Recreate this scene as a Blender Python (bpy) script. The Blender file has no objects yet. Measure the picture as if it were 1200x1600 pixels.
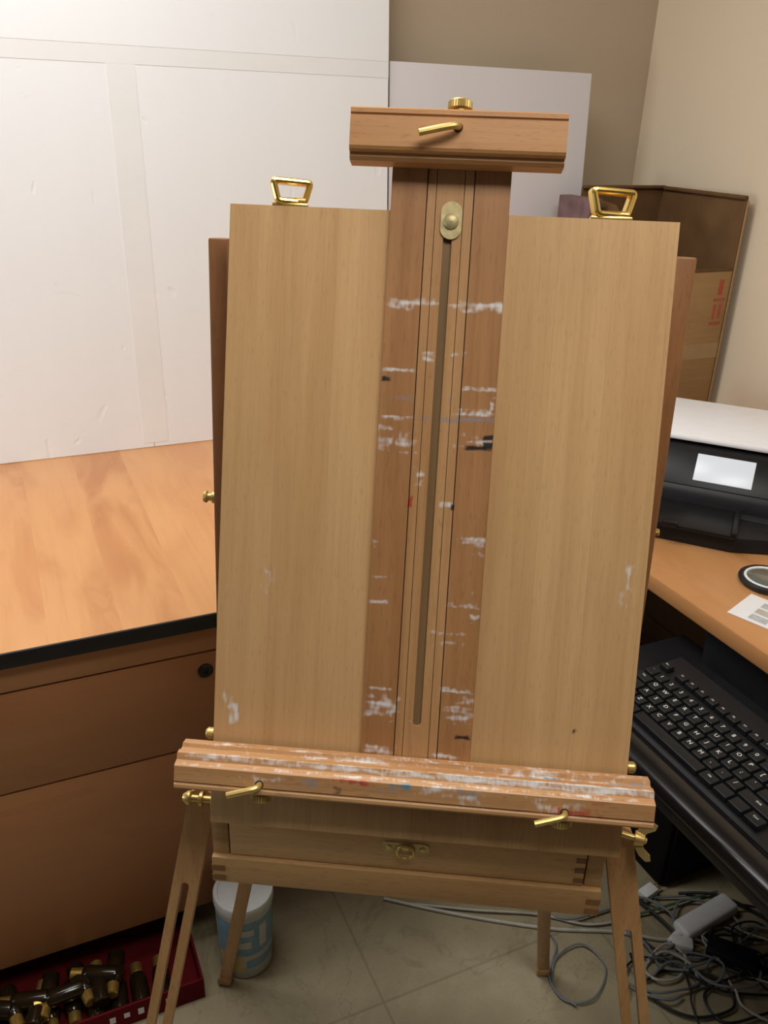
import bpy, bmesh, math, random
import numpy as np
from mathutils import Vector, Matrix, noise
random.seed(3)
S = bpy.context.scene; COL = S.collection
PI = math.pi; R = math.radians

# ------------------------------------------------------------------ camera
H = 1.46; FPX = 1330.0
fwd = Vector((-.063, .9048, -.4212)).normalized()
right = Vector((.9960, .0841, .0317)); right = (right - fwd*right.dot(fwd)).normalized()
down = fwd.cross(right)
cam = bpy.data.objects.new('camera', bpy.data.cameras.new('camera')); COL.objects.link(cam)
m3 = Matrix((right, -down, -fwd)).transposed()
cam.matrix_world = Matrix.Translation((0, 0, H)) @ m3.to_4x4()
cam.data.sensor_fit = 'VERTICAL'; cam.data.sensor_height = 36; cam.data.lens = 36*FPX/1600
cam.data.clip_start = .02
S.camera = cam
CAMP = Vector((0, 0, H))
def ray(px, py): return right*((px-600)/FPX) + down*((py-800)/FPX) + fwd
def hit(px, py, p0, n):
    d = ray(px, py); n = Vector(n); return CAMP + d*((Vector(p0)-CAMP).dot(n)/d.dot(n))
def hz(px, py, z): return hit(px, py, (0, 0, z), (0, 0, 1))

# room axes: U along the wall with the white boards, N into it
ROT = math.atan2(.482, .876)
U = Vector((math.cos(ROT), math.sin(ROT), 0)); N = Vector((-math.sin(ROT), math.cos(ROT), 0))
def RM(u, n, z=0): return U*u + N*n + Vector((0, 0, z))

# ------------------------------------------------------------------ mesh builder
class MB:
    def __init__(s): s.v = []; s.f = []; s.m = []
    def add(s, vs, fs, mi=0, M=None):
        o = len(s.v)
        if M is not None: s.v += [tuple(M @ Vector(v)) for v in vs]
        else: s.v += [tuple(v) for v in vs]
        s.f += [tuple(i+o for i in f) for f in fs]; s.m += [mi]*len(fs)
        return s
    def frombm(s, bm, mi, M):
        bm.verts.index_update()
        s.add([v.co.copy() for v in bm.verts], [[v.index for v in f.verts] for f in bm.faces], mi, M); bm.free(); return s
    def box(s, x0, x1, y0, y1, z0, z1, bv=0, mi=0, M=None, seg=2):
        bm = bmesh.new(); bmesh.ops.create_cube(bm, size=1)
        for v in bm.verts:
            v.co = Vector(((x0+x1)/2+v.co.x*(x1-x0), (y0+y1)/2+v.co.y*(y1-y0), (z0+z1)/2+v.co.z*(z1-z0)))
        if bv: bmesh.ops.bevel(bm, geom=bm.edges[:], offset=bv, segments=seg, affect='EDGES', profile=.5)
        return s.frombm(bm, mi, M)
    def prism(s, poly, z0, z1, mi=0, M=None, bv=0):
        n = len(poly)
        bm = bmesh.new()
        a = [bm.verts.new((p[0], p[1], z0)) for p in poly]; b = [bm.verts.new((p[0], p[1], z1)) for p in poly]
        bm.faces.new(a[::-1]); top = bm.faces.new(b)
        for i in range(n): bm.faces.new((a[i], a[(i+1) % n], b[(i+1) % n], b[i]))
        if bv: bmesh.ops.bevel(bm, geom=list(top.edges), offset=bv, segments=2, affect='EDGES', profile=.5)
        return s.frombm(bm, mi, M)
    def lathe(s, prof, M=None, seg=24, mi=0):
        vs = []; fs = []; n = len(prof)
        for k in range(seg):
            c, q = math.cos(2*PI*k/seg), math.sin(2*PI*k/seg)
            vs += [(r*c, r*q, z) for r, z in prof]
        for k in range(seg):
            k2 = (k+1) % seg
            for j in range(n-1): fs.append((k*n+j, k2*n+j, k2*n+j+1, k*n+j+1))
        if prof[0][0] > 1e-6: fs.append([k*n for k in range(seg)][::-1])
        if prof[-1][0] > 1e-6: fs.append([k*n+n-1 for k in range(seg)])
        return s.add(vs, fs, mi, M)
    def tube(s, pts, r, seg=8, mi=0, M=None, closed=False):
        pts = [Vector(p) for p in pts]; n = len(pts)
        rs = r if isinstance(r, (list, tuple)) else [r]*n
        t = []
        for i in range(n):
            if closed: d = pts[(i+1) % n]-pts[i-1]
            else: d = pts[min(i+1, n-1)]-pts[max(i-1, 0)]
            t.append(d.normalized())
        ref = Vector((0, 0, 1)) if abs(t[0].z) < .9 else Vector((1, 0, 0))
        x = t[0].cross(ref).normalized(); vs = []; fs = []
        for i in range(n):
            x = (x - t[i]*x.dot(t[i])).normalized(); y = t[i].cross(x)
            vs += [pts[i]+(x*math.cos(2*PI*k/seg)+y*math.sin(2*PI*k/seg))*rs[i] for k in range(seg)]
        for i in range(n if closed else n-1):
            j = (i+1) % n
            for k in range(seg):
                k2 = (k+1) % seg
                fs.append((i*seg+k, i*seg+k2, j*seg+k2, j*seg+k))
        if not closed:
            fs.append(list(range(seg))[::-1]); fs.append([(n-1)*seg+k for k in range(seg)])
        return s.add(vs, fs, mi, M)
    def grid(s, x0, x1, y, z0, z1, step, mi=0):
        nx = max(1, round((x1-x0)/step)); nz = max(1, round((z1-z0)/step))
        vs = [(x0+(x1-x0)*i/nx, y, z0+(z1-z0)*j/nz) for j in range(nz+1) for i in range(nx+1)]
        fs = [(j*(nx+1)+i, j*(nx+1)+i+1, (j+1)*(nx+1)+i+1, (j+1)*(nx+1)+i) for j in range(nz) for i in range(nx)]
        return s.add(vs, fs, mi)
    def gridbox(s, x0, x1, y0, y1, z0, z1, step, mi=0):     # finely divided front (at y0), plain elsewhere
        s.grid(x0, x1, y0, z0, z1, step, mi)
        v = [(x0,y0,z0),(x1,y0,z0),(x1,y1,z0),(x0,y1,z0),(x0,y0,z1),(x1,y0,z1),(x1,y1,z1),(x0,y1,z1)]
        return s.add(v, [(0,3,2,1),(4,5,6,7),(1,2,6,5),(2,3,7,6),(3,0,4,7)], mi)
    def build(s, name, mats, parent=None, loc=(0,0,0), rot=(0,0,0), smooth=35):
        me = bpy.data.meshes.new(name); me.from_pydata(s.v, [], s.f)
        if not isinstance(mats, (list, tuple)): mats = [mats]
        for m in mats: me.materials.append(m)
        me.polygons.foreach_set('material_index', s.m); me.update()
        bm = bmesh.new(); bm.from_mesh(me); bmesh.ops.recalc_face_normals(bm, faces=bm.faces[:]); bm.to_mesh(me); bm.free()
        if smooth:
            me.shade_smooth(); me.set_sharp_from_angle(angle=R(smooth))
        o = bpy.data.objects.new(name, me); COL.objects.link(o)
        o.location = loc; o.rotation_euler = rot
        if parent: o.parent = parent
        return o
def basis(o, x, y, z):
    M = Matrix((Vector(x), Vector(y), Vector(z))).transposed().to_4x4(); M.translation = Vector(o); return M
def zto(o, d):                                  # frame at o whose z axis is d
    z = Vector(d).normalized(); ref = Vector((0,0,1)) if abs(z.z) < .9 else Vector((0,1,0))
    x = ref.cross(z).normalized(); return basis(o, x, z.cross(x), z)
def spline(pts, n=8):
    P = [Vector(p) for p in pts]; out = []
    for i in range(len(P)-1):
        a, b, c, d = P[max(i-1,0)], P[i], P[i+1], P[min(i+2,len(P)-1)]
        for k in range(n):
            t = k/n
            out.append(.5*((2*b)+(c-a)*t+(2*a-5*b+4*c-d)*t*t+(3*b-a-3*c+d)*t**3))
    return out+[P[-1]]
def tag(o, label=None, cat=None, group=None, kind=None):
    if label: o['label'] = label
    if cat: o['category'] = cat
    if group: o['group'] = group
    if kind: o['kind'] = kind
    return o
def thing(name, label, cat, loc=(0,0,0), rot=(0,0,0), group=None):
    o = bpy.data.objects.new(name, None); COL.objects.link(o); o.empty_display_size = .05
    o.location = loc; o.rotation_euler = rot
    return tag(o, label, cat, group)
_tc = {}
def text_geo(body, size):
    k = (body, size)
    if k not in _tc:
        cu = bpy.data.curves.new('t', 'FONT'); cu.body = body; cu.size = size; cu.align_x = 'CENTER'; cu.align_y = 'CENTER'; cu.resolution_u = 2
        o = bpy.data.objects.new('t', cu); COL.objects.link(o)
        bpy.context.view_layer.update()
        me = bpy.data.meshes.new_from_object(o.evaluated_get(bpy.context.evaluated_depsgraph_get()))
        _tc[k] = ([v.co.copy() for v in me.vertices], [list(p.vertices) for p in me.polygons])
        bpy.data.objects.remove(o); bpy.data.curves.remove(cu); bpy.data.meshes.remove(me)
    return _tc[k]

# ------------------------------------------------------------------ materials
def lin(c): c /= 255; return c/12.92 if c <= .04045 else ((c+.055)/1.055)**2.4
def C(r, g, b): return (lin(r), lin(g), lin(b), 1)
class NT:
    def __init__(s, name):
        s.m = bpy.data.materials.new(name); s.m.use_nodes = True; s.t = s.m.node_tree; s.t.nodes.clear()
        s.out = s.t.nodes.new('ShaderNodeOutputMaterial'); s.b = s.t.nodes.new('ShaderNodeBsdfPrincipled')
        s.t.links.new(s.b.outputs[0], s.out.inputs[0])
        s.tc = s.t.nodes.new('ShaderNodeTexCoord')
    def n(s, t, **k):
        x = s.t.nodes.new(t)
        for a, v in k.items(): setattr(x, a, v)
        return x
    def l(s, a, b): s.t.links.new(a, b)
    def mapping(s, scale=(1,1,1), rot=(0,0,0), src=None):
        x = s.n('ShaderNodeMapping'); x.inputs['Scale'].default_value = scale; x.inputs['Rotation'].default_value = rot
        s.l(src or s.tc.outputs['Object'], x.inputs['Vector']); return x.outputs[0]
    def noise(s, vec, scale=1, detail=3, rough=.55, dist=0):
        x = s.n('ShaderNodeTexNoise'); s.l(vec, x.inputs['Vector'])
        x.inputs['Scale'].default_value = scale; x.inputs['Detail'].default_value = detail
        x.inputs['Roughness'].default_value = rough; x.inputs['Distortion'].default_value = dist
        return x.outputs['Fac']
    def ramp(s, fac, *stops):
        x = s.n('ShaderNodeValToRGB'); e = x.color_ramp.elements
        while len(e) < len(stops): e.new(.5)
        for i, (p, c) in enumerate(stops): e[i].position = p; e[i].color = c
        s.l(fac, x.inputs[0]); return x.outputs[0]
    def math(s, op, a, b=None):
        x = s.n('ShaderNodeMath', operation=op)
        for i, v in enumerate((a, b)):
            if v is None: continue
            if isinstance(v, (int, float)): x.inputs[i].default_value = v
            else: s.l(v, x.inputs[i])
        return x.outputs[0]
    def mix(s, fac, a, b, mode='MIX'):
        x = s.n('ShaderNodeMix', data_type='RGBA', blend_type=mode)
        for i, v in ((0, fac), (6, a), (7, b)):
            if isinstance(v, (int, float, tuple)): x.inputs[i].default_value = v
            else: s.l(v, x.inputs[i])
        return x.outputs[2]
    def bump(s, h, strength=.2, dist=.002):
        x = s.n('ShaderNodeBump'); x.inputs['Strength'].default_value = strength; x.inputs['Distance'].default_value = dist
        s.l(h, x.inputs['Height']); s.l(x.outputs[0], s.b.inputs['Normal'])
    def fin(s, col, rough=.5, metal=0, spec=.5):
        if isinstance(col, tuple): s.b.inputs['Base Color'].default_value = col
        else: s.l(col, s.b.inputs['Base Color'])
        s.b.inputs['Roughness'].default_value = rough; s.b.inputs['Metallic'].default_value = metal
        s.b.inputs['Specular IOR Level'].default_value = spec
        return s.m
W_, K_ = (1,1,1,1), (0,0,0,1)
def wood(name, dark, light, axis='Z', fleck=.3, rough=.42, paint=False, stave=0, k=1.0):
    t = NT(name)
    def sc(a, g): return tuple(g if 'XYZ'[i] == axis else a for i in range(3))
    n1 = t.noise(t.mapping(sc(45*k, 2.2*k)), 1, 5, .6, .4)
    col = t.ramp(n1, (.3, dark), (.7, light))
    n2 = t.noise(t.mapping(sc(7*k, .8*k)), 1, 2)
    col = t.mix(t.ramp(n2, (.35, (.0,.0,.0,1)), (.7, (.45,.45,.45,1))), col, dark)
    nf = t.noise(t.mapping(sc(260, 7)), 1, 3, .6)
    col = t.mix(t.ramp(nf, (.5, K_), (.72, (.32,.32,.32,1))), col, tuple(c*.72 for c in dark[:3])+(1,))
    if fleck:
        n3 = t.noise(t.mapping(sc(600, 70)), 1, 1, .5)
        col = t.mix(t.ramp(n3, (.60, K_), (.70, (fleck, fleck, fleck, 1))), col, tuple(c*.45 for c in dark[:3])+(1,))
    if stave:
        sep = t.n('ShaderNodeSeparateXYZ'); t.l(t.tc.outputs['Object'], sep.inputs[0])
        sx = t.math('MULTIPLY', sep.outputs[0], 1/stave)
        w = t.n('ShaderNodeTexWhiteNoise', noise_dimensions='1D'); t.l(t.math('FLOOR', sx), w.inputs['W'])
        col = t.mix(.24, col, t.ramp(w.outputs['Value'], (0, dark), (1, light)))
        joint = t.math('LESS_THAN', t.math('FRACT', sx), .012)
        col = t.mix(t.math('MULTIPLY', joint, .25), col, tuple(c*.6 for c in dark[:3])+(1,))
    if paint:
        at = t.n('ShaderNodeAttribute', attribute_name='paint')
        col = t.mix(at.outputs['Alpha'], col, at.outputs['Color'])
    t.bump(n1, .08, .001)
    return t.fin(col, rough)
def plain(name, c, rough=.5, metal=0, var=.12, scale=40, spec=.5):
    t = NT(name); n = t.noise(t.mapping(), scale, 3)
    return t.fin(t.mix(t.ramp(n, (.3, K_), (.7, W_)), tuple(x*(1-var) for x in c[:3])+(1,), tuple(min(1, x*(1+var)) for x in c[:3])+(1,)), rough, metal, spec)

M_panel = wood('beech_panel', C(184,142,95), C(208,169,121), fleck=.24, paint=True, stave=.052)
M_strip = wood('beech_strip', C(184,142,95), C(208,169,121), fleck=.24, stave=.052)
M_mast = wood('beech_mast', C(152,105,64), C(178,131,87), fleck=.24, paint=True)
M_slide = wood('beech_slide', C(168,122,78), C(192,150,104), fleck=.24, paint=True)
M_groove = wood('groove_floor', C(118,92,60), C(142,114,80), fleck=.1)
M_clamp = wood('beech_clamp', C(170,119,72), C(198,150,100), axis='X', fleck=.32)
M_tray = wood('beech_tray', C(168,120,76), C(196,152,106), axis='X', fleck=.32, paint=True)
M_arm = wood('beech_arm_shaded', C(124,82,48), C(150,104,64), fleck=.2)  # beech darkened, the shade on the arms put into the colour
M_leg = wood('beech_leg', C(166,121,74), C(192,149,101), fleck=.3)
M_box = wood('beech_box', C(168,126,79), C(198,159,109), axis='X', fleck=.32)
M_drawer = wood('beech_drawer', C(194,152,102), C(218,180,130), axis='X', fleck=.32)
M_end = wood('end_grain', C(116,76,44), C(138,94,58), fleck=.2)
M_brass = plain('brass', C(206,178,112), .38, .75, .1, 60)
M_gold = plain('gold_plate', C(236,200,110), .24, .9, .06, 30)
M_oldbrass = plain('worn_brass', C(190,174,130), .5, .5, .2, 120)
M_hole = plain('dark_hole', C(25,16,10), .9)
M_black = plain('black_plastic', C(24,24,27), .45, 0, .15, 40, .35)
M_satin = plain('satin_black', C(18,18,20), .4, 0, .1, 40, .3)
M_gloss = plain('glossy_black', C(14,14,16), .22, 0, .1, 40, .4)
M_key = plain('key_black', C(22,23,26), .42, 0, .1, 40, .35)
M_legend = plain('key_legend', C(215,220,225), .6, 0, .03)
M_lidgrey = plain('printer_lid', C(240,240,244), .5, 0, .02)
M_screen = NT('printer_screen')
M_screen.b.inputs['Emission Color'].default_value = C(214,218,222); M_screen.b.inputs['Emission Strength'].default_value = .6
M_screen = M_screen.fin(C(150,155,160), .3)
M_paper = plain('paper', C(226,225,228), .8, 0, .02)
M_white = plain('white_plastic', C(232,232,230), .4, 0, .03)
M_tub = plain('tub_plastic', C(196,198,196), .45, 0, .04)
M_cable_g = plain('grey_cable', C(118,120,124), .5)
M_cable_k = plain('black_cable', C(30,30,33), .5)
M_cable_w = plain('beige_cable', C(180,175,163), .5)
M_cable_gr = plain('green_cable', C(66,104,74), .5)
M_red = plain('red_carton', C(96,17,22), .85, 0, .12, 40, .15)
M_blue = plain('label_blue', C(124,162,184), .5, 0, .15)
M_yellow = plain('label_yellow', C(200,182,122), .5, 0, .1)
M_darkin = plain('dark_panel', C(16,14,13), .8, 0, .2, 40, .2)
M_bottle = plain('amber_glass', C(36,26,14), .14, 0, .3, 15)
M_bcap = plain('brass_cap', C(204,166,88), .32, .8, .15)
M_purple = plain('purple_paint', C(110,84,84), .6, 0, .35, 25)
M_faint = plain('faint_print', C(176,178,182), .8, 0, .15, 90)

def veneer(name, dark, light, strip, axis='Y', rough=.3, figure=.7, rings=2.6, tone_k=.8):
    t = NT(name)
    gi = 1 if axis == 'Y' else 0                  # grain axis; strips run across it
    sep = t.n('ShaderNodeSeparateXYZ'); t.l(t.tc.outputs['Object'], sep.inputs[0])
    f = t.math('FLOOR', t.math('MULTIPLY', sep.outputs[1-gi], 1/strip))
    w = t.n('ShaderNodeTexWhiteNoise', noise_dimensions='1D'); t.l(f, w.inputs['W'])
    comb = t.n('ShaderNodeCombineXYZ')            # shift the grain from strip to strip
    for i in range(3): t.l(t.math('ADD', sep.outputs[i], t.math('MULTIPLY', w.outputs['Value'], 3.7)) if i == gi else sep.outputs[i], comb.inputs[i])
    sc = [11, 11, 11]; sc[gi] = 2.6
    n1 = t.noise(t.mapping(tuple(sc), src=comb.outputs[0]), 1, 3, .5, figure)
    band = t.math('FRACT', t.math('MULTIPLY', n1, rings))     # growth rings: contour lines of the noise
    col = t.ramp(band, (0, dark), (.6, light), (1, tuple(.75*a+.25*b for a, b in zip(light, dark))))
    col = t.mix(.6, col, t.ramp(n1, (.3, dark), (.65, light)))
    tone = t.ramp(w.outputs['Value'], (0, (.0,.0,.0,1)), (1, (tone_k,tone_k,tone_k,1)))
    col = t.mix(tone, col, light)
    s2 = [120, 120, 120]; s2[gi] = 5
    n2 = t.noise(t.mapping(tuple(s2)), 1, 3, .6)
    col = t.mix(t.ramp(n2, (.5, K_), (.75, (.18,.18,.18,1))), col, dark)
    return t.fin(col, rough)
M_desk = veneer('pear_veneer', C(178,112,60), C(212,154,98), .105, figure=.9, rings=3, tone_k=.75)
M_desk2 = veneer('pear_veneer_return', C(168,112,66), C(192,140,90), .2)
M_front = veneer('cabinet_veneer', C(134,86,52), C(154,105,67), .9, 'X', .42, .4, 1.5, .3)
M_rail = veneer('rail_veneer', C(146,98,61), C(166,117,77), .9, 'X', .42, .4, 1.5, .3)

t = NT('wall_paint_shaded'); n = t.noise(t.mapping(), 160, 3); t.bump(n, .12, .002)
M_wallL = t.fin(t.mix(t.noise(t.mapping(), 3, 2), C(186,169,146), C(194,177,154)), .8)  # same paint as the right wall, with this wall's shade put into the colour
t = NT('wall_paint_lit'); n = t.noise(t.mapping(), 160, 3); t.bump(n, .12, .002)
M_wallR = t.fin(t.mix(t.noise(t.mapping(), 3, 2), C(222,205,178), C(228,211,185)), .8)  # same paint again, lightened: the light it catches is in the colour
M_ceil = plain('ceiling_white', C(215,213,208), .9, 0, .02)

t = NT('stone_tile')
br = t.n('ShaderNodeTexBrick', offset=0.0, squash=1.0); t.l(t.mapping(), br.inputs['Vector'])
for k, v in (('Scale', 1), ('Brick Width', .46), ('Row Height', .46), ('Mortar Size', .003), ('Mortar Smooth', .4)): br.inputs[k].default_value = v
br.inputs['Color1'].default_value = C(164,152,124); br.inputs['Color2'].default_value = C(156,144,116); br.inputs['Mortar'].default_value = C(122,111,88)
n1 = t.noise(t.mapping(), 5, 6, .6, .4)
col = t.mix(.5, br.outputs['Color'], t.ramp(n1, (.3, C(128,116,91)), (.55, C(162,150,120)), (.75, C(188,177,150))))
n2 = t.noise(t.mapping(), 4, 5, .65, 1.0)
col = t.mix(t.ramp(n2, (.485, K_), (.5, (.28,.28,.28,1)), (.515, K_)), col, C(104,92,70))
n3 = t.noise(t.mapping(), 120, 2, .5)
col = t.mix(t.ramp(n3, (.55, K_), (.75, (.2,.2,.2,1))), col, C(120,108,84))
M_floor = t.fin(col, .4)

def foam(name, c):
    t = NT(name); n = t.noise(t.mapping((1, 1, .6)), 26, 1, .5, .6)
    d = t.ramp(n, (.72, W_), (.80, K_)); t.bump(d, .3, .003)
    v = t.noise(t.mapping((2, 2, .4)), 4, 3)
    col = t.mix(v, c, tuple(x*.95 for x in c[:3])+(1,))
    s_ = t.noise(t.mapping((1, 1, 2.2), (0, .5, 0)), 9, 4, .75, 1.5)
    col = t.mix(t.ramp(s_, (.64, K_), (.75, (.12,.12,.12,1))), col, C(176,174,176))
    return t.fin(col, .5)
M_foam = foam('white_foam_board', C(240,242,245))
M_foam2 = foam('white_foam_board_dull', C(224,222,227))
M_tape = plain('clear_tape', C(236,237,238), .28, 0, .02, 8)
t = NT('cardboard')
n = t.noise(t.mapping((3, 3, 60)), 1.5, 3); n2 = t.noise(t.mapping(), 9, 4, .6)
col = t.mix(n, C(152,119,80), C(174,141,100)); col = t.mix(t.ramp(n2, (.5, K_), (.8, (.35,.35,.35,1))), col, C(124,94,62))
M_card = t.fin(col, .95, 0, .15)
M_cardin = plain('cardboard_inside_shaded', C(112,84,56), .95, 0, .15, 12, .1)  # inner cardboard darkened, shade of the open carton put into the colour
M_cardd = plain('cardboard_edge', C(106,78,52), .95, 0, .12, 40, .15)
M_print = plain('red_print', C(172,84,60), .9)
M_ptape = plain('packing_tape', C(164,134,94), .5, 0, .08)

# ------------------------------------------------------------------ paint on wood
PW, PG, PK, PR, PB = C(222,221,222), C(126,134,142), C(24,24,28), C(176,56,50), C(70,130,158)
def paint_attr(ob, strokes, q, fx=45, fy=380):
    n = len(ob.data.vertices); rgba = np.zeros((n, 4))
    for si, (cx, cy, hw, hh, col, den) in enumerate(strokes):
        hh = max(hh, .0018); light = col in (PW, PG)
        d = np.maximum(np.abs(q[:,0]-cx)/hw, np.abs(q[:,1]-cy)/hh)
        for i in np.where(d < 1.9)[0]:
            x, y = q[i]
            nz = noise.noise(Vector((x*fx, y*fy*.7, si*3.7))) + .7*noise.noise(Vector((x*fx*7, y*fy*.45, si*1.3))) + .6*noise.noise(Vector((x*32, y*40, si*2.1)))
            e = max(0, min(1, (1.7-d[i]+.7*noise.noise(Vector((x*140, y*140, si))))/1.1))
            a = (den-(.05 if light else 0) + nz*.56)*e - .22
            a = max(0, min(1, a/.62)); a = a*(.84 if light else .95)
            rgba[i,:3] = np.array(col[:3])*a + rgba[i,:3]*(1-a); rgba[i,3] = a + rgba[i,3]*(1-a)
    nzr = rgba[:,3] > 1e-4
    rgba[nzr,:3] /= rgba[nzr,3:4]
    at = ob.data.color_attributes.new('paint', 'FLOAT_COLOR', 'POINT'); at.data.foreach_set('color', rgba.ravel())
def coords(ob):
    n = len(ob.data.vertices); c = np.empty(n*3); ob.data.vertices.foreach_get('co', c); return c.reshape(-1, 3)

# ================================================================== the setting
fl = MB().box(-2.2, 1.78, -1.6, 2.16, -.1, 0).build('floor', M_floor, rot=(0,0,ROT)); tag(fl, kind='structure')
w1 = MB().box(-2.2, 1.78, 2.06, 2.16, 0, 2.6).build('wall_left', M_wallL, rot=(0,0,ROT)); tag(w1, kind='structure')
w2 = MB().box(1.69, 1.78, -1.6, 2.06, 0, 2.6).build('wall_right', M_wallR, rot=(0,0,ROT)); tag(w2, kind='structure')
ce = MB().box(-2.2, 1.78, -1.6, 2.16, 2.6, 2.7).build('ceiling', M_ceil, rot=(0,0,ROT)); tag(ce, kind='structure')
bb = MB().box(-2.2, 1.69, 2.048, 2.06, 0, .1, .003).build('baseboard_left', M_wallR, rot=(0,0,ROT)); tag(bb, kind='structure')
bb = MB().box(1.678, 1.69, -1.6, 2.048, 0, .1, .003).build('baseboard_right', M_wallR, rot=(0,0,ROT)); tag(bb, kind='structure')

# ================================================================== the easel
EY = .80
easel = thing('box_easel', 'wooden box easel with paint-stained mast standing on splayed legs in the middle', 'easel', (-.01, EY, 0))
EL = -Vector(easel.location)
TL = Vector((-.2151, .8419, H-.0796)); TH = math.atan2(.304, .952)
PLOC = TL+EL; PROT = (-TH, 0, 0)
DN = Vector((0, -math.sin(TH), -math.cos(TH))); NF = Vector((0, -math.cos(TH), math.sin(TH)))
def pc(px, py, c=0):
    p = hit(px, py, TL+NF*c, NF)-TL; return p.x, p.dot(DN)
def L(a, b, c): return Vector((a, -c, -b))
def part(mb, name, mats, parent=easel, smooth=35):     # a part lying in the reclined frame
    return mb.build(name, mats, parent, PLOC if parent is easel else (0,0,0), PROT if parent is easel else (0,0,0), smooth)
def wpart(mb, name, mats, parent=easel, smooth=35):    # an upright part in room metres
    return mb.build(name, mats, parent, EL if parent is easel else (0,0,0), (0,0,0), smooth)

def strokes(lst, c):
    out = []
    for px, py, hw, hh, col, den in lst:
        a, b = pc(px, py, c); out.append((a, b, hw*.0006, hh*.0006, col, den))
    return out
PAN = [(366,1112,8,17,PW,.66),(351,1086,4,9,PW,.6),(984,905,7,22,PW,.42),(975,938,8,13,PW,.40),(897,1143,2,2,PK,1.0),(1036,716,4,16,PB,.9),(392,546,8,7,PG,.25),(420,905,10,20,PW,.18),(1042,640,3,26,PW,.32)]
MAST = [(640,474,32,7,PW,.56),(697,477,24,4,PW,.34),(762,481,30,7,PW,.60),(668,557,8,6,PW,.42),(702,554,18,4,PW,.30),
 (625,578,24,2,PW,.52),(604,592,6,2,PK,1.1),(750,608,26,3,PW,.62),(625,621,24,4,PG,.46),(700,622,12,3,PG,.6),(769,635,4,10,PW,.52),
 (620,653,26,3,PW,.62),(690,656,38,3,PG,.58),(745,656,25,3,PG,.75),(740,645,26,5,PW,.40),(618,686,26,16,PW,.46),(745,690,24,8,PW,.36),
 (750,701,20,2,PK,1.2),(762,697,7,4,PK,1.2),(763,684,6,2,PK,1.2),(655,748,7,12,PW,.40),(640,785,3,6,PR,1.1),(697,788,9,4,PW,.8),(707,793,2,4,PK,.9),
 (737,843,22,6,PW,.50),(748,857,8,10,PW,.42),(590,848,8,12,PW,.30),(592,940,12,3,PW,.46),(600,905,18,9,PW,.22),(722,946,24,4,PW,.50),(743,932,6,8,PW,.42),(740,968,6,6,PW,.58),
 (700,1000,28,12,PW,.22),(592,1076,24,3,PW,.56),(712,1079,26,4,PW,.56),(595,1106,24,16,PW,.38),(716,1110,24,18,PW,.42),(722,1152,8,2,PK,1.2),(590,1175,22,12,PW,.38),(700,1186,30,7,PW,.44),(655,1190,20,5,PW,.40),(645,1130,10,8,PW,.24)]
BRK = .574
for x0, x1 in ((0, .1525), (.2635, .42)):
    o = part(MB().gridbox(x0, x1, 0, .014, -BRK, 0, .002), 'lid_panel', M_panel)
    q = coords(o); paint_attr(o, strokes(PAN, 0), np.stack([q[:,0], -q[:,2]], 1), 200, 140)
part(MB().box(-.0005, .4205, -.0008, .014, -.622, -BRK-.0005, .001), 'lid_bottom_strip', M_strip)
# centre mast
MT, MBt = .062, -.566       # local z of mast top and bottom
c0 = .006
o = part(MB().box(.1527, .2633, .004, .014, MBt, MT), 'mast_back', M_groove)
for x0, x1 in ((.153, .1858), (.2302, .263)):
    o = part(MB().gridbox(x0, x1, -c0, .004, MBt, MT, .0009), 'mast_board', M_mast)
    q = coords(o); paint_attr(o, strokes(MAST, c0), np.stack([q[:,0], -q[:,2]], 1))
sa, sb0 = pc(703, 372, c0); _, sb1 = pc(650, 1135, c0)
mb = MB()
XS = (.1868, .1945, .1951, .2036, .2118, .2204, .2210, .2292)
for x0, x1 in ((XS[0], XS[1]), (XS[2], XS[3]), (XS[4], XS[5]), (XS[6], XS[7])):
    mb.gridbox(x0, x1, -c0+.0008, .004, MBt, MT, .0009)
mb.gridbox(XS[3], XS[4], -c0+.0008, .004, -sb0, MT, .0015)
hw = (XS[4]-XS[3])/2; cx = (XS[3]+XS[4])/2
arc = [(cx+hw*math.cos(t_), -sb1+hw+hw*math.sin(t_)) for t_ in [PI+PI*k/10 for k in range(11)]]
poly = [(XS[3], MBt)] + arc + [(XS[4], MBt)]
mb.prism(poly, -.004, c0-.0008, 0, basis((0,0,0), (1,0,0), (0,0,1), (0,-1,0)))
mb.box(XS[3], XS[4], -.0026, .004, -sb1-.002, -sb0+.001, 0, 1)      # shallow floor of the groove
o = part(mb, 'mast_slide', [M_slide, M_groove])
q = coords(o); paint_attr(o, strokes(MAST, c0), np.stack([q[:,0], -q[:,2]], 1))
# oval plate on the slide
ax, ab = pc(705, 344, .008)
def stadium(w, h, n=10, r=None):
    r = r or w/2; k = h/2-r; j = w/2-r; out = []
    for cx_, cy_, a0 in ((j, k, 0), (-j, k, PI/2), (-j, -k, PI), (j, -k, 1.5*PI)):
        out += [(cx_+r*math.cos(a0+PI/2*i/n), cy_+r*math.sin(a0+PI/2*i/n)) for i in range(n+1)]
    keep = []
    for p in out:
        if not keep or (Vector(p)-Vector(keep[-1])).length > 1e-6: keep.append(p)
    if (Vector(keep[0])-Vector(keep[-1])).length < 1e-6: keep.pop()
    return keep
FACE = lambda a, b, c: basis(L(a, b, c), (1,0,0), (0,0,1), (0,-1,0))
pl = part(MB().prism(stadium(.0195, .034), 0, .0018, 0, FACE(ax, ab, c0-.0008), .0006), 'slide_plate', M_oldbrass, smooth=20)
mb = MB(); mb.lathe([(.0072,0),(.0072,.0008),(.006,.0022),(.0035,.0032),(0,.0036)], FACE(ax, ab+.001, c0+.001))
part(mb, 'rivet', M_oldbrass, pl)
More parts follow.
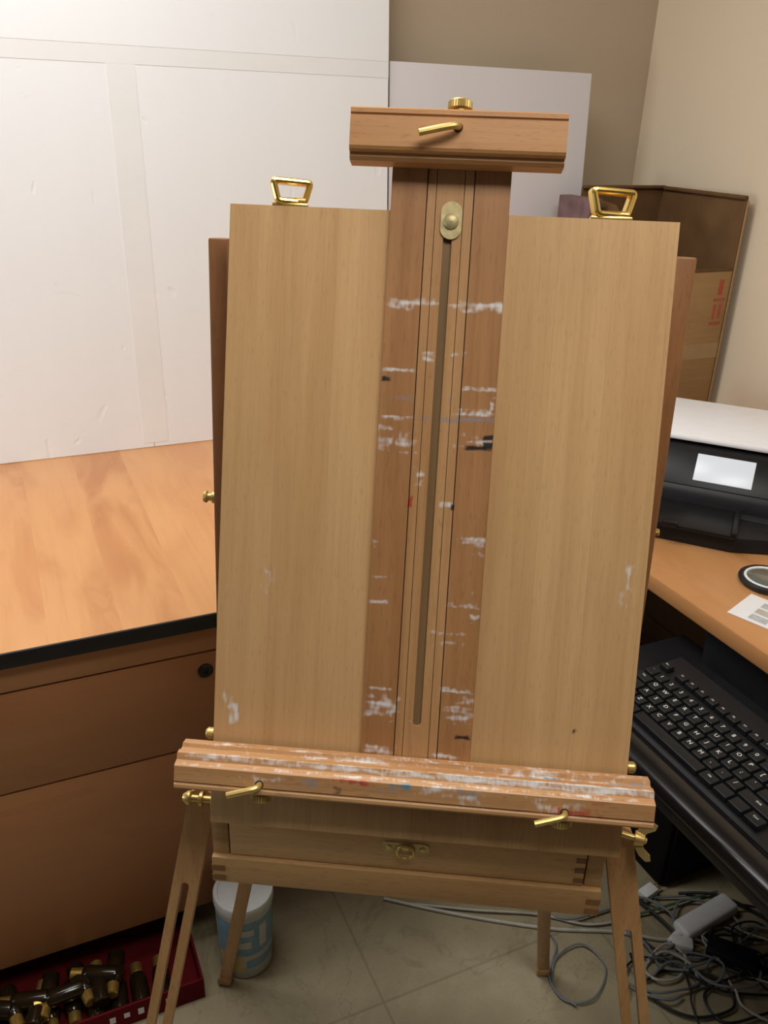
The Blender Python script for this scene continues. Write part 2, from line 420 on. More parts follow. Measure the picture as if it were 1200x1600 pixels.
# profiles that run along x
def runx(mb, prof, x0, x1, mi=0):
    M = basis((0,0,0), (0,-1,0), (0,0,-1), (1,0,0))     # prism x->c, y->b, z->a
    return mb.prism(prof, x0, x1, mi, M)
clampP = [(.0065,-.081),(.033,-.081),(.035,-.0795),(.035,-.0758),(.0333,-.0748),(.0333,-.0738),(.035,-.0728),(.035,-.0475),(.0335,-.045),(.031,-.0435),(.028,-.0435),(.028,-.040),(.025,-.037),(.0065,-.037)]
mb = runx(MB(), clampP, .1150, .3075)
clamp = part(mb, 'canvas_clamp', M_clamp, smooth=25)
ha, hb = pc(716, 199, .035)
part(MB().lathe([(.0042,0),(.0042,.0004)], FACE(ha, hb, .0349)), 'bolt_hole', M_hole, clamp)
def hook(parent, a, b, c, da, db):
    pts = spline([L(a, b, c-.006), L(a, b, c+.004), L(a-.003, b+.001, c+.008), L(a+da*.4, b+db*.4, c+.010), L(a+da, b+db, c+.012)], 5)
    return part(MB().tube(pts, .0032, 10), 'retaining_hook', M_brass, parent)
hook(clamp, ha, hb, .035, -.034, .009)
def knob(mb, M, r, h):
    pts = []
    for k in range(56):
        rr = r if k % 2 else r*.93
        pts.append((rr*math.cos(2*PI*k/56), rr*math.sin(2*PI*k/56)))
    mb.prism(pts, 0, h, 0, M); mb.lathe([(r*.86, h), (r*.8, h*1.25), (0, h*1.35)], M, 28)
    mb.lathe([(r*.35, -.012), (r*.35, 0)], M, 12); mb.lathe([(r*.75, -.0025), (r*.75, 0)], M, 20); return mb
ka, kb_ = pc(719, 170, .018)
part(knob(MB(), basis(L(ka, -.086, .018), (1,0,0), (0,1,0), (0,0,1)), .0112, .006), 'clamp_knob', M_brass, clamp)
# lower tray bar
TP = [(.0065,.531),(.017,.531),(.0185,.5345),(.027,.5355),(.028,.533),(.035,.5335),(.0365,.540),(.0425,.542),(.044,.5435),(.044,.559),(.0425,.560),(.0425,.5612),(.044,.5625),(.044,.5655),(.0415,.568),(.0065,.568)]
dp = []; ww = []; acc = 0
for i in range(len(TP)-1):
    p, q_ = Vector(TP[i]), Vector(TP[i+1]); ln = (q_-p).length; k = max(1, round(ln/.0011))
    if i == len(TP)-2: k = 1
    for j in range(k): dp.append(p.lerp(q_, j/k)); ww.append(acc+ln*j/k)
    acc += ln
dp.append(Vector(TP[-1])); ww.append(acc)
A0, A1 = -.0267, .4385; NA = 400; npf = len(dp)
vs = [L(A0+(A1-A0)*i/NA, p.y, p.x) for i in range(NA+1) for p in dp]
fs = [(i*npf+j, i*npf+(j+1) % npf, (i+1)*npf+(j+1) % npf, (i+1)*npf+j) for i in range(NA) for j in range(npf)]
fs += [list(range(npf)), [NA*npf+j for j in range(npf)][::-1]]
tray = part(MB().add(vs, fs), 'canvas_tray', M_tray, smooth=28)
q = np.array([(A0+(A1-A0)*i/NA, w) for i in range(NA+1) for w in ww])
fa = lambda px: -.0267+(px-272)/753*.465
TS = [(.25,.0340,.19,.0030,PW,.66),(.30,.0365,.13,.0020,PW,.58),(.03,.0325,.04,.003,PW,.46),(.38,.0335,.06,.0035,PW,.56),(.20,.0435,.16,.002,PW,.38),(.38,.0435,.05,.002,PW,.44),(.07,.007,.06,.004,PW,.34),(.13,.017,.06,.004,PW,.32),(.24,.006,.05,.004,PW,.36),
 (.37,.012,.06,.010,PW,.34),(.34,.02,.03,.004,PB,.42),(.41,.018,.02,.005,PG,.5),(fa(745),.054,.010,.009,PW,.52),(fa(735),.05,.010,.004,PB,.48),(fa(630),.050,.010,.003,PB,.72),(fa(600),.056,.018,.002,PG,.4),
 (fa(560),.049,.018,.002,PR,.62),(fa(905),.061,.018,.004,PR,.64),(fa(935),.05,.007,.002,PR,.56),(fa(870),.058,.022,.007,PW,.28),(fa(490),.054,.007,.005,PG,.42),(fa(420),.056,.03,.005,PW,.26),(fa(535),.06,.003,.003,PK,.8),(fa(690),.05,.018,.005,PW,.36),(.19,.012,.1,.005,PW,.26)]
paint_attr(tray, TS, q, 60, 340)
for px, py in ((405, 1226), (882, 1270)):
    a, b = pc(px, py, .044)
    part(MB().lathe([(.0042,0),(.0042,.0004)], FACE(a, b, .0439)), 'bolt_hole', M_hole, tray)
    hook(tray, a, b, .044, -.029, .008)
    part(knob(MB(), basis(L(a, .572, .026), (1,0,0), (0,-1,0), (0,0,-1)), .0112, .006), 'tray_knob', M_brass, tray)
# flip-up clasps on the lid's top edge: a rounded wire-thick loop on a small base
def round_loop(corners, rad, n=5):
    out = []; m = len(corners)
    for i in range(m):
        p0, p1, p2 = Vector(corners[i-1]), Vector(corners[i]), Vector(corners[(i+1) % m])
        a = p1+(p0-p1).normalized()*rad; b = p1+(p2-p1).normalized()*rad
        for k in range(n+1):
            t_ = k/n; out.append(a*(1-t_)**2+p1*2*t_*(1-t_)+b*t_*t_)
    return out
for px, k, yaw in ((454, 1, 20), (955, 1.14, 16)):
    a, _ = pc(px, 330, -.007)
    mb = MB(); mb.box(a-.017*k, a+.017*k, .001, .0135, -.001, .0034, .0012)
    mb.tube([(a-.0140*k, .0075, .0055), (a+.0140*k, .0075, .0055)], .0038, 14)
    cl = part(mb, 'clasp', M_gold)
    Mt = Matrix.Translation((a, .0075, .0050)) @ Matrix.Rotation(R(4), 4, 'X') @ Matrix.Rotation(R(yaw), 4, 'Z')
    loop = round_loop([(-.0128*k, 0, .0005), (.0128*k, 0, .0005), (.0180*k, 0, .0185*k), (-.0180*k, 0, .0185*k)], .0035)
    # flat-bar section: parallel thick wires joined into a band
    mb = MB()
    for dy in (-.0030, -.001, .001, .0030): mb.tube([p_+Vector((0, dy, 0)) for p_ in loop], .0031, 10, 0, Mt, True)
    part(mb, 'clasp_loop', M_gold, cl)
# side screws of the tray carriage
for a in (-.009, .429):
    part(MB().lathe([(.0045,0),(.0045,.004),(.006,.004),(.006,.010),(.004,.012),(0,.0125)], zto(L(.003 if a < 0 else .417, .528, -.006), (-1 if a < 0 else 1, 0, 0)), 16), 'side_screw', M_brass)

# case below
BX0, BX1, BY0, BY1, BZ0, BZ1 = -.221, .198, .672, .985, .688, .80
mb = MB()
for x0, x1 in ((BX0, BX0+.018), (BX1-.018, BX1)): mb.box(x0, x1, BY0, BY1, BZ0, BZ1, .0012)
mb.box(BX0+.018, BX1-.018, BY1-.012, BY1, BZ0, BZ1); mb.box(BX0+.018, BX1-.018, BY0+.03, BY1-.012, BZ0+.004, BZ0+.01)
mb.box(BX0+.018, BX1-.018, BY0+.02, BY1-.012, BZ1-.008, BZ1-.001)
case = wpart(mb, 'case', M_box)
rail = wpart(MB().box(BX0-.0005, BX1+.0005, BY0-.006, BY0+.012, BZ0-.001, .7235, .0015), 'front_rail', M_box)
for x0, x1 in ((BX0-.0008, BX0+.014), (BX1-.014, BX1+.0008)):
    for z in (.6905, .7045):
        wpart(MB().box(x0, x1, BY0-.0066, BY0-.005, z, z+.0075), 'finger_joint', M_end, rail)
drawer = wpart(MB().box(BX0+.0195, BX1-.0195, BY0-.001, BY0+.018, .7245, .787, .0012), 'drawer', M_drawer)
for z in (.729, .743, .757):
    wpart(MB().box(BX1-.030, BX1-.020, BY0-.0016, BY0, z, z+.006), 'finger_joint', M_end, drawer)
lp = hit(634, 1324, (0, BY0-.001, 0), (0,1,0))
MF = basis((lp.x, BY0-.001, lp.z), (1,0,0), (0,0,1), (0,-1,0))
mb = MB().prism(stadium(.050, .0145, 6, .005), 0, .0016, 0, MF, .0004)
lat = wpart(mb, 'latch_plate', M_oldbrass, drawer, smooth=20)
for dx in (-.018, .018):
    wpart(MB().lathe([(.0030, 0), (.0026, .0010), (0, .0014)], MF @ Matrix.Translation((dx, 0, .0016)), 14), 'screw', M_brass, lat)
mb = MB()
ringp = [(.0088*math.cos(t_), -.0035+.0088*math.sin(t_), .0040) for t_ in [2*PI*k/28 for k in range(28)]]
mb.tube(ringp, .0015, 8, 0, MF, True)
mb.box(-.0035, .0035, .001, .0065, .0016, .0058, .001, 0, MF)
wpart(mb, 'latch_ring', M_brass, lat)

# support arms behind the lid
def bar(p0, p1, wdir=(1,0,0)):
    p0, p1 = Vector(p0), Vector(p1); l = (p1-p0).normalized(); wx = Vector(wdir); wx = (wx-l*wx.dot(l)).normalized()
    return basis(p0, wx, l.cross(wx), l), (p1-p0).length
def wing(parent, p, sgn):
    mb = MB(); M = zto(p, (sgn, -.25, -.05)) @ Matrix.Scale(.95, 4)
    mb.lathe([(.0035,-.014),(.0035,0),(.0085,0),(.008,.004),(.0065,.010),(.0035,.0115),(.003,.013),(0,.0135)], M, 18)
    for s_ in (-1, 1):
        mb.prism([(.004,.001),(.010,.002),(.017,.008),(.0215,.016),(.0195,.021),(.014,.0195),(.009,.012),(.004,.009)], -.0022, .0022, 0,
                 M @ basis((0,0,0), (s_*.45,.893*s_,0), (0,0,1), (.893,-.45,0)))
    return wpart(mb, 'wing_nut', M_brass, parent)
for sgn, x0, x1, yt in ((-1, -.250, -.231, .881), (1, .220, .240, .893)):
    Mx, ln = bar(((x0+x1)/2, yt+.0175-.066, .775), ((x0+x1)/2, yt+.0175, 1.341))
    arm = wpart(MB().box(-(x1-x0)/2, (x1-x0)/2, -.0175, .0175, 0, ln, .002, 0, Mx), 'support_arm', M_arm)
    xb = x0 if sgn < 0 else x1; k = 1 if sgn < 0 else .7
    mb = MB().lathe([(.003*k,-.006),(.003*k,0),(.007*k,0),(.007*k,.003),(.0045*k,.0045),(.0045*k,.008*k),(.007*k,.010*k),(.006*k,.013*k),(0,.014*k)], zto((xb, yt-.024 if sgn < 0 else yt-.01, 1.066 if sgn < 0 else 1.045), (sgn,0,0)), 14)
    wpart(mb, 'arm_bolt', M_brass, arm)

# legs
def slotted_leg(p0, p1, w=.030, th=.014, slot=(.15,.72)):
    M, ln = bar(p0, p1); g = .0045; mb = MB()
    head = [(w/2*math.cos(t_), -w/2*math.sin(t_)) for t_ in [PI*k/12 for k in range(13)]][::-1]
    s0, s1 = slot[0]*ln, slot[1]*ln
    mouth = [(g*math.cos(t_), s0-g*math.sin(t_)) for t_ in [PI*k/8 for k in range(9)]]
    poly = head + [(w/2, s0)] + mouth + [(-w/2, s0)]
    Mp = M @ basis((0,0,0), (1,0,0), (0,0,1), (0,-1,0))
    mb.prism(poly, -th/2, th/2, 0, Mp)
    mb.box(-w/2, -g, -th/2, th/2, s0, s1, 0, 0, M); mb.box(g, w/2, -th/2, th/2, s0, s1, 0, 0, M)
    mb.box(-w/2, w/2, -th/2, th/2, s1, ln-.012, 0, 0, M); mb.box(-w/2*.9, w/2*.9, -th/2*.9, th/2*.9, ln-.012, ln, .002, 0, M)
    return mb
legL = wpart(slotted_leg((-.237, .70, .775), (-.383, .605, .004)), 'leg', M_leg)
legR = wpart(slotted_leg((.2138, .70, .772), (.366, .568, .004)), 'leg', M_leg)
wing(legR, (.2270, .686, .784), 1)
mb = MB().lathe([(.004,-.01),(.004,0),(.008,0),(.008,.003),(.004,.005),(.004,.012),(.0075,.014),(.0075,.017),(.004,.022),(0,.0225)], zto((-.234, .690, .782), (-1, 0, 0)), 16)
wpart(mb, 'leg_bolt', M_brass, legL)
for p0, p1 in (((-.2, .955, .70), (-.336, 1.036, .004)), ((.17, .955, .70), (.2537, 1.119, .004))):
    M, ln = bar(p0, p1); mb = MB()
    mb.box(-.011, .011, -.008, .008, 0, ln-.02, .002, 0, M); mb.box(-.0125, .0125, -.0095, .0095, ln-.022, ln, .003, 0, M)
    wpart(mb, 'leg', M_leg)

# ================================================================== boards on the wall side
LEAN = -R(3.4)
fb = thing('foam_board', 'large taped white foam board panel leaning on the wall at the left', 'foam board', RM(0, 1.925, .7405), (LEAN, 0, ROT))
for x0, x1, z0, z1 in ((-.75, .2915, 0, .8330), (.2925, .886, 0, .8330)):
    MB().box(x0, x1, 0, .006, z0, z1, .0004, seg=1).build('sheet', M_foam, fb)
MB().box(-.75, .886, -.0010, .0050, .8331, 1.5, .0003, seg=1).build('sheet', M_foam, fb)
MB().box(-.74, .886, -.0006, .0002, .800, .8330).build('tape', M_tape, fb)
MB().box(.268, .325, -.0006, .0002, .01, .7999).build('tape', M_tape, fb)
fb2 = thing('foam_board', 'smaller plain white foam board leaning on the wall beside the carton', 'foam board', RM(0, 1.93, .7405), (LEAN, 0, ROT))
MB().box(.892, 1.448, 0, .006, 0, .835, .0006, seg=1).build('sheet', M_foam2, fb2)

# ================================================================== desks
d1 = thing('desk', 'wood-veneer desktop with black front edge below the white boards', 'desk', RM(0, 1.155, 0), (0,0,ROT))
MB().box(-1.3, 1.685, 0, .89, .713, .74, .002).build('desk_top', M_desk, d1)
MB().box(-1.3, .985, -.005, 0, .714, .7405, .002).build('edge_band', M_black, d1)
MB().box(-1.28, 1.67, .62, .64, 0, .713).build('shade_panel', M_darkin, d1)  # unseen panel added for support and shading, black as the gloom below
d2 = thing('desk', 'orange wood return desk along the right wall above the keyboard tray', 'desk', RM(.99, 0, 0), (0,0,ROT))
MB().box(0, .695, .1, 1.149, .708, .74, .004).build('desk_top', M_desk2, d2)
MB().box(.45, .47, .12, 1.14, 0, .708).build('shade_panel', M_darkin, d2)  # added back panel, under-desk dark put into its colour
MB().box(.02, .45, .12, .14, 0, .708).build('end_panel', M_desk2, d2)

cb = thing('filing_cabinet', 'brown wood two-drawer filing cabinet under the left desk', 'cabinet', RM(0, 1.168, 0), (0,0,ROT))
MB().box(-.45, .279, .018, .56, .097, .709, .002).build('cabinet_body', M_front, cb)
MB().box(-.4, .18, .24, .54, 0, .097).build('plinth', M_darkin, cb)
MB().box(-.45, .279, 0, .018, .662, .706, .002).build('top_rail', M_rail, cb)
dr1 = MB().box(-.45, .279, 0, .018, .474, .658, .002).build('drawer', M_front, cb)
MB().box(-.45, .279, 0, .018, .099, .470, .002).build('drawer', M_front, cb)
p = hit(321, 1047, RM(0, 1.168, 0), N)
mb = MB().lathe([(.0125,0),(.0125,.003),(.010,.005),(.004,.005),(.004,.003),(0,.003)], basis((p.dot(U), 0, p.z), (1,0,0), (0,0,1), (0,-1,0)), 24)
MB.build(mb, 'lock', M_black, dr1)

# under the cabinet: red carton with vials, and a tub
rc = thing('carton', 'low red printed carton of bottles on the floor below the filing cabinet', 'box', RM(0, 1.055, 0), (0,0,ROT))
mb = MB(); x0, x1, y0, y1, hh = -.45, .165, 0, .27, .048; th = .004
mb.box(x0, x1, y0, y1, 0.001, .005); mb.box(x0, x1, y0, y0+th, .005, hh); mb.box(x0, x1, y1-th, y1, .005, hh); mb.box(x0, x0+th, y0+th, y1-th, .005, hh); mb.box(x1-th, x1, y0+th, y1-th, .005, hh)
MB.build(mb, 'carton_tray', M_red, rc)
for k in range(5):
    x = .0+k*.024
    MB().box(x, x+.010, -.0006, .0001, .018+.003*(k % 2), .032).build('printed_mark', M_paper, rc)
bt = None; random.seed(12); spots = []
for i in range(15): spots.append((-.43+i*.0375, .012, .0225, random.uniform(-.08, .08)))
for i in range(13): spots.append((-.42+i*.0375, .018, .0535, random.uniform(-.3, .3)))
for i in range(8): spots.append((-.38+i*.058, .058, .0600, random.uniform(1.0, 2.0)))
for x, y, z, rz in spots:
    loc = RM(0, 1.055, 0)+U*x+N*(y+.0)+Vector((0,0,z))
    if bt is None:
        bt = thing('bottle', 'small dark amber bottle jumbled in the red carton under the cabinet', 'bottle', loc, (0,0,ROT+rz), 'small bottles in the red carton')
        MY = basis((0,0,0), (1,0,0), (0,0,-1), (0,1,0))
        MB().lathe([(0,.003),(.010,.0005),(.0145,.002),(.0155,.006),(.0155,.052),(.013,.060),(.007,.066),(.0065,.074),(0,.074)], MY, 20).build('glass', M_bottle, bt)
        MB().lathe([(.0085,.060),(.0110,.063),(.0110,.082),(.009,.0835),(0,.0835)], MY, 18).build('bottle_cap', M_bcap, bt)
    else:
        b2 = bt.copy(); COL.objects.link(b2)
        flip = random.random() < .6 and z < .058
        b2.location = loc+(N*.09 if flip else Vector()); b2.rotation_euler = (0, 0, ROT+rz+(PI if flip else 0))
        for ch in bt.children:
            c2 = ch.copy(); COL.objects.link(c2); c2.parent = b2

tb = thing('tub', 'white plastic tub with pale blue and yellow label on the floor at cabinet corner', 'tub', RM(.256, 1.106, 0), (0,0,ROT))
MB().lathe([(0,.001),(.046,.001),(.048,.004),(.0525,.165),(0,.165)], None, 40).build('tub_body', M_tub, tb)
MB().lathe([(.0530,.161),(.0545,.163),(.0545,.179),(.053,.1815),(.047,.1815),(.046,.1795),(0,.1795)], None, 40).build('lid', M_tub, tb)
rr = lambda z: .048+.0045*(z-.004)/.161
for nm, mt, r_, z0, z1, a0, a1 in (('label_band', M_blue, .0003, .064, .150, -3.0, -.2), ('label_band', M_yellow, .0003, .018, .062, -3.0, -1.9), ('label_band', M_blue, .0003, .030, .050, -1.8, -.4), ('label_print', M_tub, .0007, .116, .132, -2.4, -1.5), ('label_print', M_tub, .0007, .084, .102, -2.2, -1.6), ('label_print', M_tub, .0007, .08, .135, -1.3, -1.0)):
    an = np.linspace(a0, a1, 20)
    vs = [((rr(z)+r_)*math.cos(t_), (rr(z)+r_)*math.sin(t_), z) for t_ in an for z in (z0, z1)]
    MB().add(vs, [(2*i, 2*i+2, 2*i+3, 2*i+1) for i in range(19)]).build(nm, mt, tb)

# ================================================================== right side
# carton in the corner: low front panel, taller back and side walls, open above
ct = thing('carton', 'tall open brown cardboard carton in the corner behind the printer', 'box', RM(1.40, 1.60, .7405), (0,0,ROT))
hh = .572; fh = .405
mb = MB(); mb.box(0, .262, .0, .30, 0, .005); mb.box(0, .262, .295, .30, .005, hh); mb.box(.257, .262, 0, .295, .005, hh)
mb.prism([(0,.005),(.295,.005),(.295,hh*.97),(.16,hh*.95),(0,fh)], 0, .005, 0, basis((0,0,0), (0,1,0), (0,0,1), (1,0,0)))
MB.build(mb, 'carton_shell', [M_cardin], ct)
MB().box(.005, .257, .0, .005, .005, fh, .001).build('front_panel', M_card, ct)
MB().prism([(.004,.0),(.258,.0),(.258,.016),(.004,.010)], fh-.002, fh+.004, 0).build('folded_rim', M_cardd, ct)
mb = MB()
mb.box(.0, .262, .285, .301, hh-.002, hh+.006, .003); mb.box(.249, .263, 0, .285, hh-.004, hh+.005, .003)
MB.build(mb, 'top_fold', M_cardd, ct)
MB().box(.2585, .2632, -.004, .0, .006, hh-.006, .001).build('corner_edge', M_card, ct)
MB().box(.0055, .2565, -.0006, .0002, .190, .228).build('packing_tape', M_ptape, ct)
for z0, z1, x0, x1 in ((.275,.282,.212,.248),(.290,.325,.216,.224),(.290,.325,.234,.242),(.334,.340,.212,.248),(.348,.385,.222,.236)):
    MB().box(x0, x1, -.0008, .0002, z0, z1).build('red_print', M_print, ct)
cv = thing('canvas', 'dark purple painted canvas standing on edge between white board and carton', 'canvas', RM(1.342, 1.78, .7405), (0,0,ROT))
MB().box(0, .036, 0, .13, 0, .555, .002).build('painted_cloth', M_purple, cv)
MB().box(.004, .032, .13, .136, .004, .551, .001).build('stretcher', M_leg, cv)

# printer
PZ = .7405; pa = math.atan2(-.33, .944)
pr = thing('printer', 'black inkjet printer with pale scanner lid and small screen on corner of desk', 'printer', (.565, 1.66, PZ), (0,0,pa))
prof = [(-.098,.004),(-.100,.012),(-.098,.024),(-.090,.032),(-.080,.036),(-.078,.046),(-.0745,.058),(-.070,.066),(-.010,.132),(-.004,.134),(.29,.134),(.29,.004)]
MX = basis((0,0,0), (0,1,0), (0,0,1), (1,0,0))
MB().prism(prof, -.215, .168, 0, MX, .006).build('printer_body', M_black, pr, smooth=40)
MB().box(-.21, .163, -.006, .285, .1345, .147, .005, 0, Matrix.Translation((0,.285,.1345)) @ Matrix.Rotation(R(-1.2), 4, 'X') @ Matrix.Translation((0,-.285,-.1345))).build('scanner_lid', M_lidgrey, pr)
sl = (Vector((0, .060, .066))).normalized(); nn = Vector((0, -sl.z, sl.y))
MP = basis(Vector((0, -.040, .099))+nn*.0005, (1,0,0), sl, nn)
ctl = MB().box(-.20, .155, -.040, .040, -.001, .0018, .001, 0, MP).build('control_panel', M_satin, pr)
MB().box(-.045, .065, -.027, .031, .0016, .0040, .001, 0, MP).build('screen', M_screen, ctl)
tr = MB()
tr.box(-.185, .055, -.205, -.085, .032, .040, .003); tr.box(-.185, -.175, -.205, -.085, .040, .046, .002); tr.box(.045, .055, -.205, -.085, .040, .046, .002); tr.box(-.08, -.05, -.215, -.20, .036, .048, .002)
MB.build(tr, 'output_tray', M_satin, pr)
MB().prism([(-.20,.002),(.155,.002),(.150,-.155),(.05,-.190),(-.19,-.190)], .002, .030, 0, None, .003).build('paper_cassette', M_black, pr)

# magnifier and paper on the return desk
q1 = hz(1199, 912, .7405)
mg = thing('magnifying_glass', 'round magnifying glass with dark and white rim on the right desk', 'magnifier', q1, (0,0,ROT))
ringp = [(.045*math.cos(t_), .045*math.sin(t_), .008) for t_ in [2*PI*k/40 for k in range(40)]]
MB().tube(ringp, .0050, 10, closed=True).build('rim', M_black, mg)
ringp = [(.0385*math.cos(t_), .0385*math.sin(t_), .011) for t_ in [2*PI*k/40 for k in range(40)]]
MB().tube(ringp, .0025, 10, closed=True).build('inner_ring', M_white, mg)
t = NT('lens'); t.b.inputs['Transmission Weight'].default_value = .92; M_lens = t.fin(C(214,226,222), .04)
MB().lathe([(0,.007),(.03,.008),(.038,.010),(.03,.0125),(0,.0135)], None, 32).build('lens', M_lens, mg)
MB().tube([(.045,-.03,.010),(.07,-.06,.010),(.13,-.12,.010)], [.006,.008,.009], 12).build('handle', M_black, mg)
q2 = hz(1192, 957, .7405)
pp = thing('paper_sheet', 'white printed sheet of paper lying by the magnifying glass', 'paper', q2, (0,0,ROT+.35))
MB().box(-.045, .045, -.09, .040, 0, .0006).build('sheet', M_paper, pp)
for k in range(3): MB().box(-.036+k*.024, -.018+k*.024, -.02, .010, .0006, .0009).build('printed_picture', [M_faint, M_cable_w][k % 2], pp)

# keyboard tray and keyboard
kt = thing('keyboard_tray', 'black sliding keyboard tray mounted under the right desk', 'keyboard tray', RM(.72, .25, .62), (0,0,ROT))
MB().box(.0, .32, 0, .70, 0, .018, .004).build('tray_board', M_black, kt)
mb = MB(); prof = [(0,.018),(-.004,.026),(-.002,.034),(.006,.040),(.018,.043),(.032,.042),(.044,.037),(.050,.030),(.050,.018)]
mb.prism(prof, .0, .66, 0, basis((0,0,0), (1,0,0), (0,0,1), (0,-1,0)) @ Matrix.Translation((0,0,-.67)))
MB.build(mb, 'wrist_rest', M_gloss, kt, smooth=50)
mb = MB(); mb.box(.285, .315, .05, .62, .018, .088); MB.build(mb, 'rail', M_black, kt)
kb = thing('keyboard', 'black computer keyboard with white legends on the sliding tray', 'keyboard', RM(.862, .70, .6385), (0,0,ROT))
mb = MB(); prof = [(-.088,0),(-.088,.010),(-.084,.014),(.070,.024),(.090,.026),(.096,.020),(.096,0)]
mb.prism(prof, -.29, .165, 0, basis((0,0,0), (1,0,0), (0,0,1), (0,-1,0)) @ Matrix.Translation((0,0,.125)))
MB.build(mb, 'keyboard_body', M_black, kb)
def ktop(x): return .014+(x+.084)*(.010/.154)
rows = [(-.0710, [('Ctrl',1.25),('',1.25),('Alt',1.25),('',6.25),('Alt',1.25),('',1.25),('',1.25),('Ctrl',1.25)]),
 (-.0492, [('Shift',2.25)]+[(c,1) for c in 'ZXCVBNM,./']+[('Shift',2.75)]),
 (-.0274, [('Caps',1.75)]+[(c,1) for c in "ASDFGHJKL;'"]+[('Enter',2.25)]),
 (-.0056, [('Tab',1.5)]+[(c,1) for c in 'QWERTYUIOP[]']+[('\\',1.5)]),
 (.0162, [(c,1) for c in '`1234567890-=']+[('Back',2)]),
 (.046, [('Esc',1),('',.6)]+[('F%d' % k,1) for k in range(1,13)])]
KP = .0218
for ri, (x, ks) in enumerate(rows):
    y = .160; last = ri == 5
    for lab, w in ks:
        if last and lab == '': y -= w*KP; continue
        yc = y-w*KP/2; y -= w*KP
        if yc < -.27: continue
        hx = .0078 if last else .0102; hy = min(w*KP/2-.0007, (yc+.288))
        Mk = basis((x, yc, ktop(x)), (1,0,0), (0,1,0), (0,0,1)) @ Matrix.Rotation(-math.atan(.010/.154), 4, 'Y')
        mb = MB()
        bm = bmesh.new(); bmesh.ops.create_cube(bm, size=1)
        for v in bm.verts:
            tp = v.co.z > 0; s_ = .84 if tp else 1
            v.co = Vector((v.co.x*2*hx*s_, v.co.y*2*(hy-(0 if not tp else .0014)), .0095 if tp else -.002))
        bmesh.ops.bevel(bm, geom=bm.edges[:], offset=.0014, segments=3, affect='EDGES', profile=.5)
        mb.frombm(bm, 0, Mk)
        if lab:
            v_, f_ = text_geo(lab, .0096 if len(lab) == 1 else .0050)
            mb.add(v_, f_, 1, Mk @ basis((.0015, .001, .0097), (0,-1,0), (1,0,0), (0,0,1)))
        MB.build(mb, 'key', [M_key, M_legend], kb, smooth=40)

# computer tower, adapter and cables on the floor
tw = thing('computer_tower', 'black box-shaped computer tower on the floor under the right desk', 'computer', RM(1.10, .93, 0), (0,0,ROT))
MB().box(0, .18, 0, .20, .004, .41, .006).build('tower_case', M_darkin, tw)
MB().box(.01, .17, -.006, 0, .012, .40, .003).build('front_panel', M_darkin, tw)
q3 = hz(1100, 1442, 0)
ad = thing('power_adapter', 'long white power adapter lying among the floor cables', 'adapter', q3, (0,0,R(35)))
MB().box(-.075, .075, -.021, .021, .001, .030, .008, seg=3).build('adapter_body', M_white, ad)
MB().tube([(-.075, 0, .015), (-.090, 0, .014), (-.105, .0, .010)], [.009,.006,.004], 10).build('cord_end', M_white, ad)
bk = thing('power_adapter', 'small black power adapter brick half buried in the cable tangle', 'adapter', hz(1140, 1500, 0), (0,0,R(-20)))
MB().box(-.045, .045, -.022, .022, .001, .028, .005).build('adapter_body', M_black, bk)
MB().tube([(.045, 0, .014), (.060, 0, .012), (.075, .006, .006)], [.007,.005,.003], 10).build('cord_end', M_black, bk)
for (px_, py_), rz_, lab_ in (((1066, 1482), -10, 'small white plug on the floor in front of the long white adapter'), ((1012, 1400), 40, 'small white plug on the floor behind the easel leg at right')):
    ap = thing('power_plug', lab_, 'plug', hz(px_, py_, 0), (0,0,R(rz_)))
    MB().box(-.022, .018, -.013, .013, .001, .022, .005).build('plug_body', M_white, ap)
    MB().box(.018, .034, -.007, -.004, .009, .013).build('prong', M_brass, ap); MB().box(.018, .034, .004, .007, .009, .013).build('prong', M_brass, ap)
def cable(label, pts, r, mat, lift=0):
    P = [hz(x, y, r+.0005) for x, y in pts]
    for i, p_ in enumerate(P): p_.z = r+.0008+(lift*abs(math.sin(i*1.9)))
    o = MB().tube(spline(P, 8), r, 8).build('cable', mat); tag(o, label, 'cable')
cable('thin grey cable coiled in a loop beside the right easel leg', [(842,1438),(868,1478),(858,1528),(884,1566),(928,1562),(946,1512),(908,1478),(868,1500),(866,1545),(900,1575)], .0020, M_cable_g, .006)
cable('long beige cable running across the floor behind the easel case', [(600,1404),(690,1424),(780,1440),(870,1452),(960,1456),(1030,1468),(1066,1466)], .0036, M_cable_w)
cable('dark thick cable running past the white adapter toward the frame edge', [(985,1398),(1030,1440),(1085,1490),(1150,1506),(1215,1492)], .0034, M_cable_k, .01)
cable('black cable looped in front of the long white adapter', [(985,1490),(1012,1556),(1080,1592),(1146,1576),(1118,1532),(1046,1516),(1010,1535)], .0028, M_cable_k, .008)
cable('green cable crossing behind the long white adapter', [(970,1436),(1030,1424),(1076,1408),(1120,1396)], .0026, M_cable_gr, .01)
cable('thin dark grey cable lying left of the right easel leg', [(848,1428),(890,1440),(935,1428),(1000,1408),(1070,1404)], .0022, M_cable_g, .008)
cable('thin black cable stretched along the right bottom of the floor', [(1000,1466),(1064,1520),(1124,1552),(1215,1560)], .0026, M_cable_k, .012)
cable('fine grey cable curling between white adapter and keyboard tray', [(1020,1405),(1050,1440),(1052,1490),(1100,1500),(1160,1475),(1190,1445)], .0022, M_cable_g, .012)
cable('white cable bunched in a coil right of the easel leg', [(1010,1500),(1040,1480),(1070,1500),(1060,1530),(1024,1536),(1008,1512),(1036,1492),(1080,1512),(1090,1540)], .0028, M_cable_w, .01)
cable('black cable sweeping under the keyboard tray at the frame edge', [(1060,1396),(1110,1402),(1160,1418),(1215,1450)], .003, M_cable_k, .01)
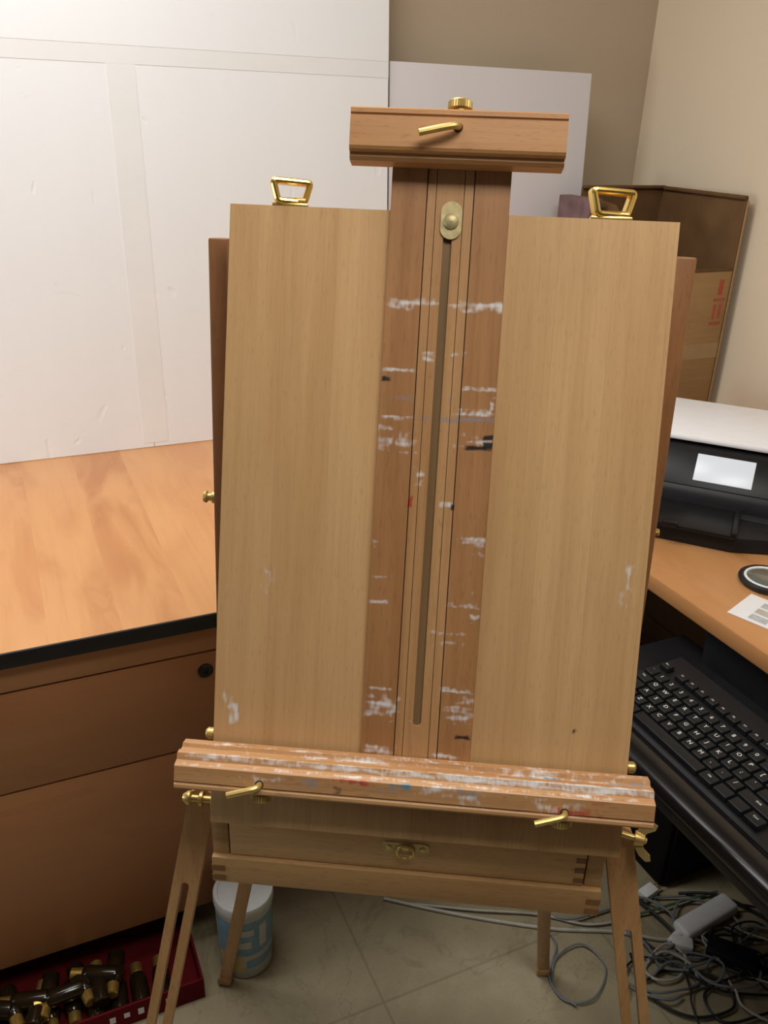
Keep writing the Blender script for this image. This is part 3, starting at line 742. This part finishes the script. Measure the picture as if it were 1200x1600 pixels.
cable('dark cable looping widest at the bottom right corner', [(1215,1520),(1150,1530),(1100,1556),(1130,1600),(1190,1590),(1220,1575)], .0026, M_cable_k, .008)
cable('pale grey cable running beside the beige one behind the legs', [(640,1412),(740,1424),(840,1430),(920,1446),(990,1436)], .0026, M_cable_w, .004)
random.seed(21)
KINDS = ((M_cable_g, 'thin grey cable curled in the tangle on the floor at bottom right', 'curled grey cables in the floor tangle'),
         (M_cable_k, 'thin black cable curled in the tangle on the floor at bottom right', 'curled black cables in the floor tangle'),
         (M_cable_w, 'thin whitish cable curled in the tangle on the floor at bottom right', 'curled whitish cables in the floor tangle'))
for i in range(13):
    c = hz(random.uniform(1020, 1195), random.uniform(1440, 1565), 0); r0 = random.uniform(.045, .10); ph = random.uniform(0, 6.28); ec = random.uniform(.5, .9)
    pts = []
    for k in range(10):
        a = ph+k*.62; rr_ = r0*(1+.35*math.sin(k*1.3+i))
        pts.append(c+Vector((rr_*math.cos(a), rr_*ec*math.sin(a), .006+.012*abs(math.sin(k*.8+i)))))
    mt, lb, gp = KINDS[(0, 1, 0, 1, 2)[i % 5]]
    o = MB().tube(spline(pts, 6), random.choice((.0020, .0024, .0028)), 7).build('cable', mt)
    tag(o, lb, 'cable', gp)

# ================================================================== light
def area(loc, tgt, sx, sy, e, col):
    l = bpy.data.lights.new('lamp', 'AREA'); l.shape = 'RECTANGLE'; l.size = sx; l.size_y = sy; l.energy = e; l.color = col
    o = bpy.data.objects.new('area_lamp', l); COL.objects.link(o); o.location = loc
    o.rotation_euler = (Vector(tgt)-Vector(loc)).to_track_quat('-Z', 'Y').to_euler()
area((-.74, 1.10, 2.56), (-.74, 1.10, 0), 1.1, .6, 23, (1, .985, .945))
area((.34, .10, 2.56), (.34, .10, 0), 1.0, .5, 23, (1, .97, .89))
area(tuple(RM(-1.5, 1.35, 1.05)), tuple(RM(.1, 1.9, .82)), .6, .6, 10, (.84, .94, 1))     # added cool fill, unseen at the left, for the glow on boards and desk
w = bpy.data.worlds.new('room_light'); S.world = w; w.use_nodes = True
w.node_tree.nodes['Background'].inputs[0].default_value = (.92, .95, 1, 1); w.node_tree.nodes['Background'].inputs[1].default_value = .03
S.view_settings.view_transform = 'Standard'
print('done', len(bpy.data.objects))
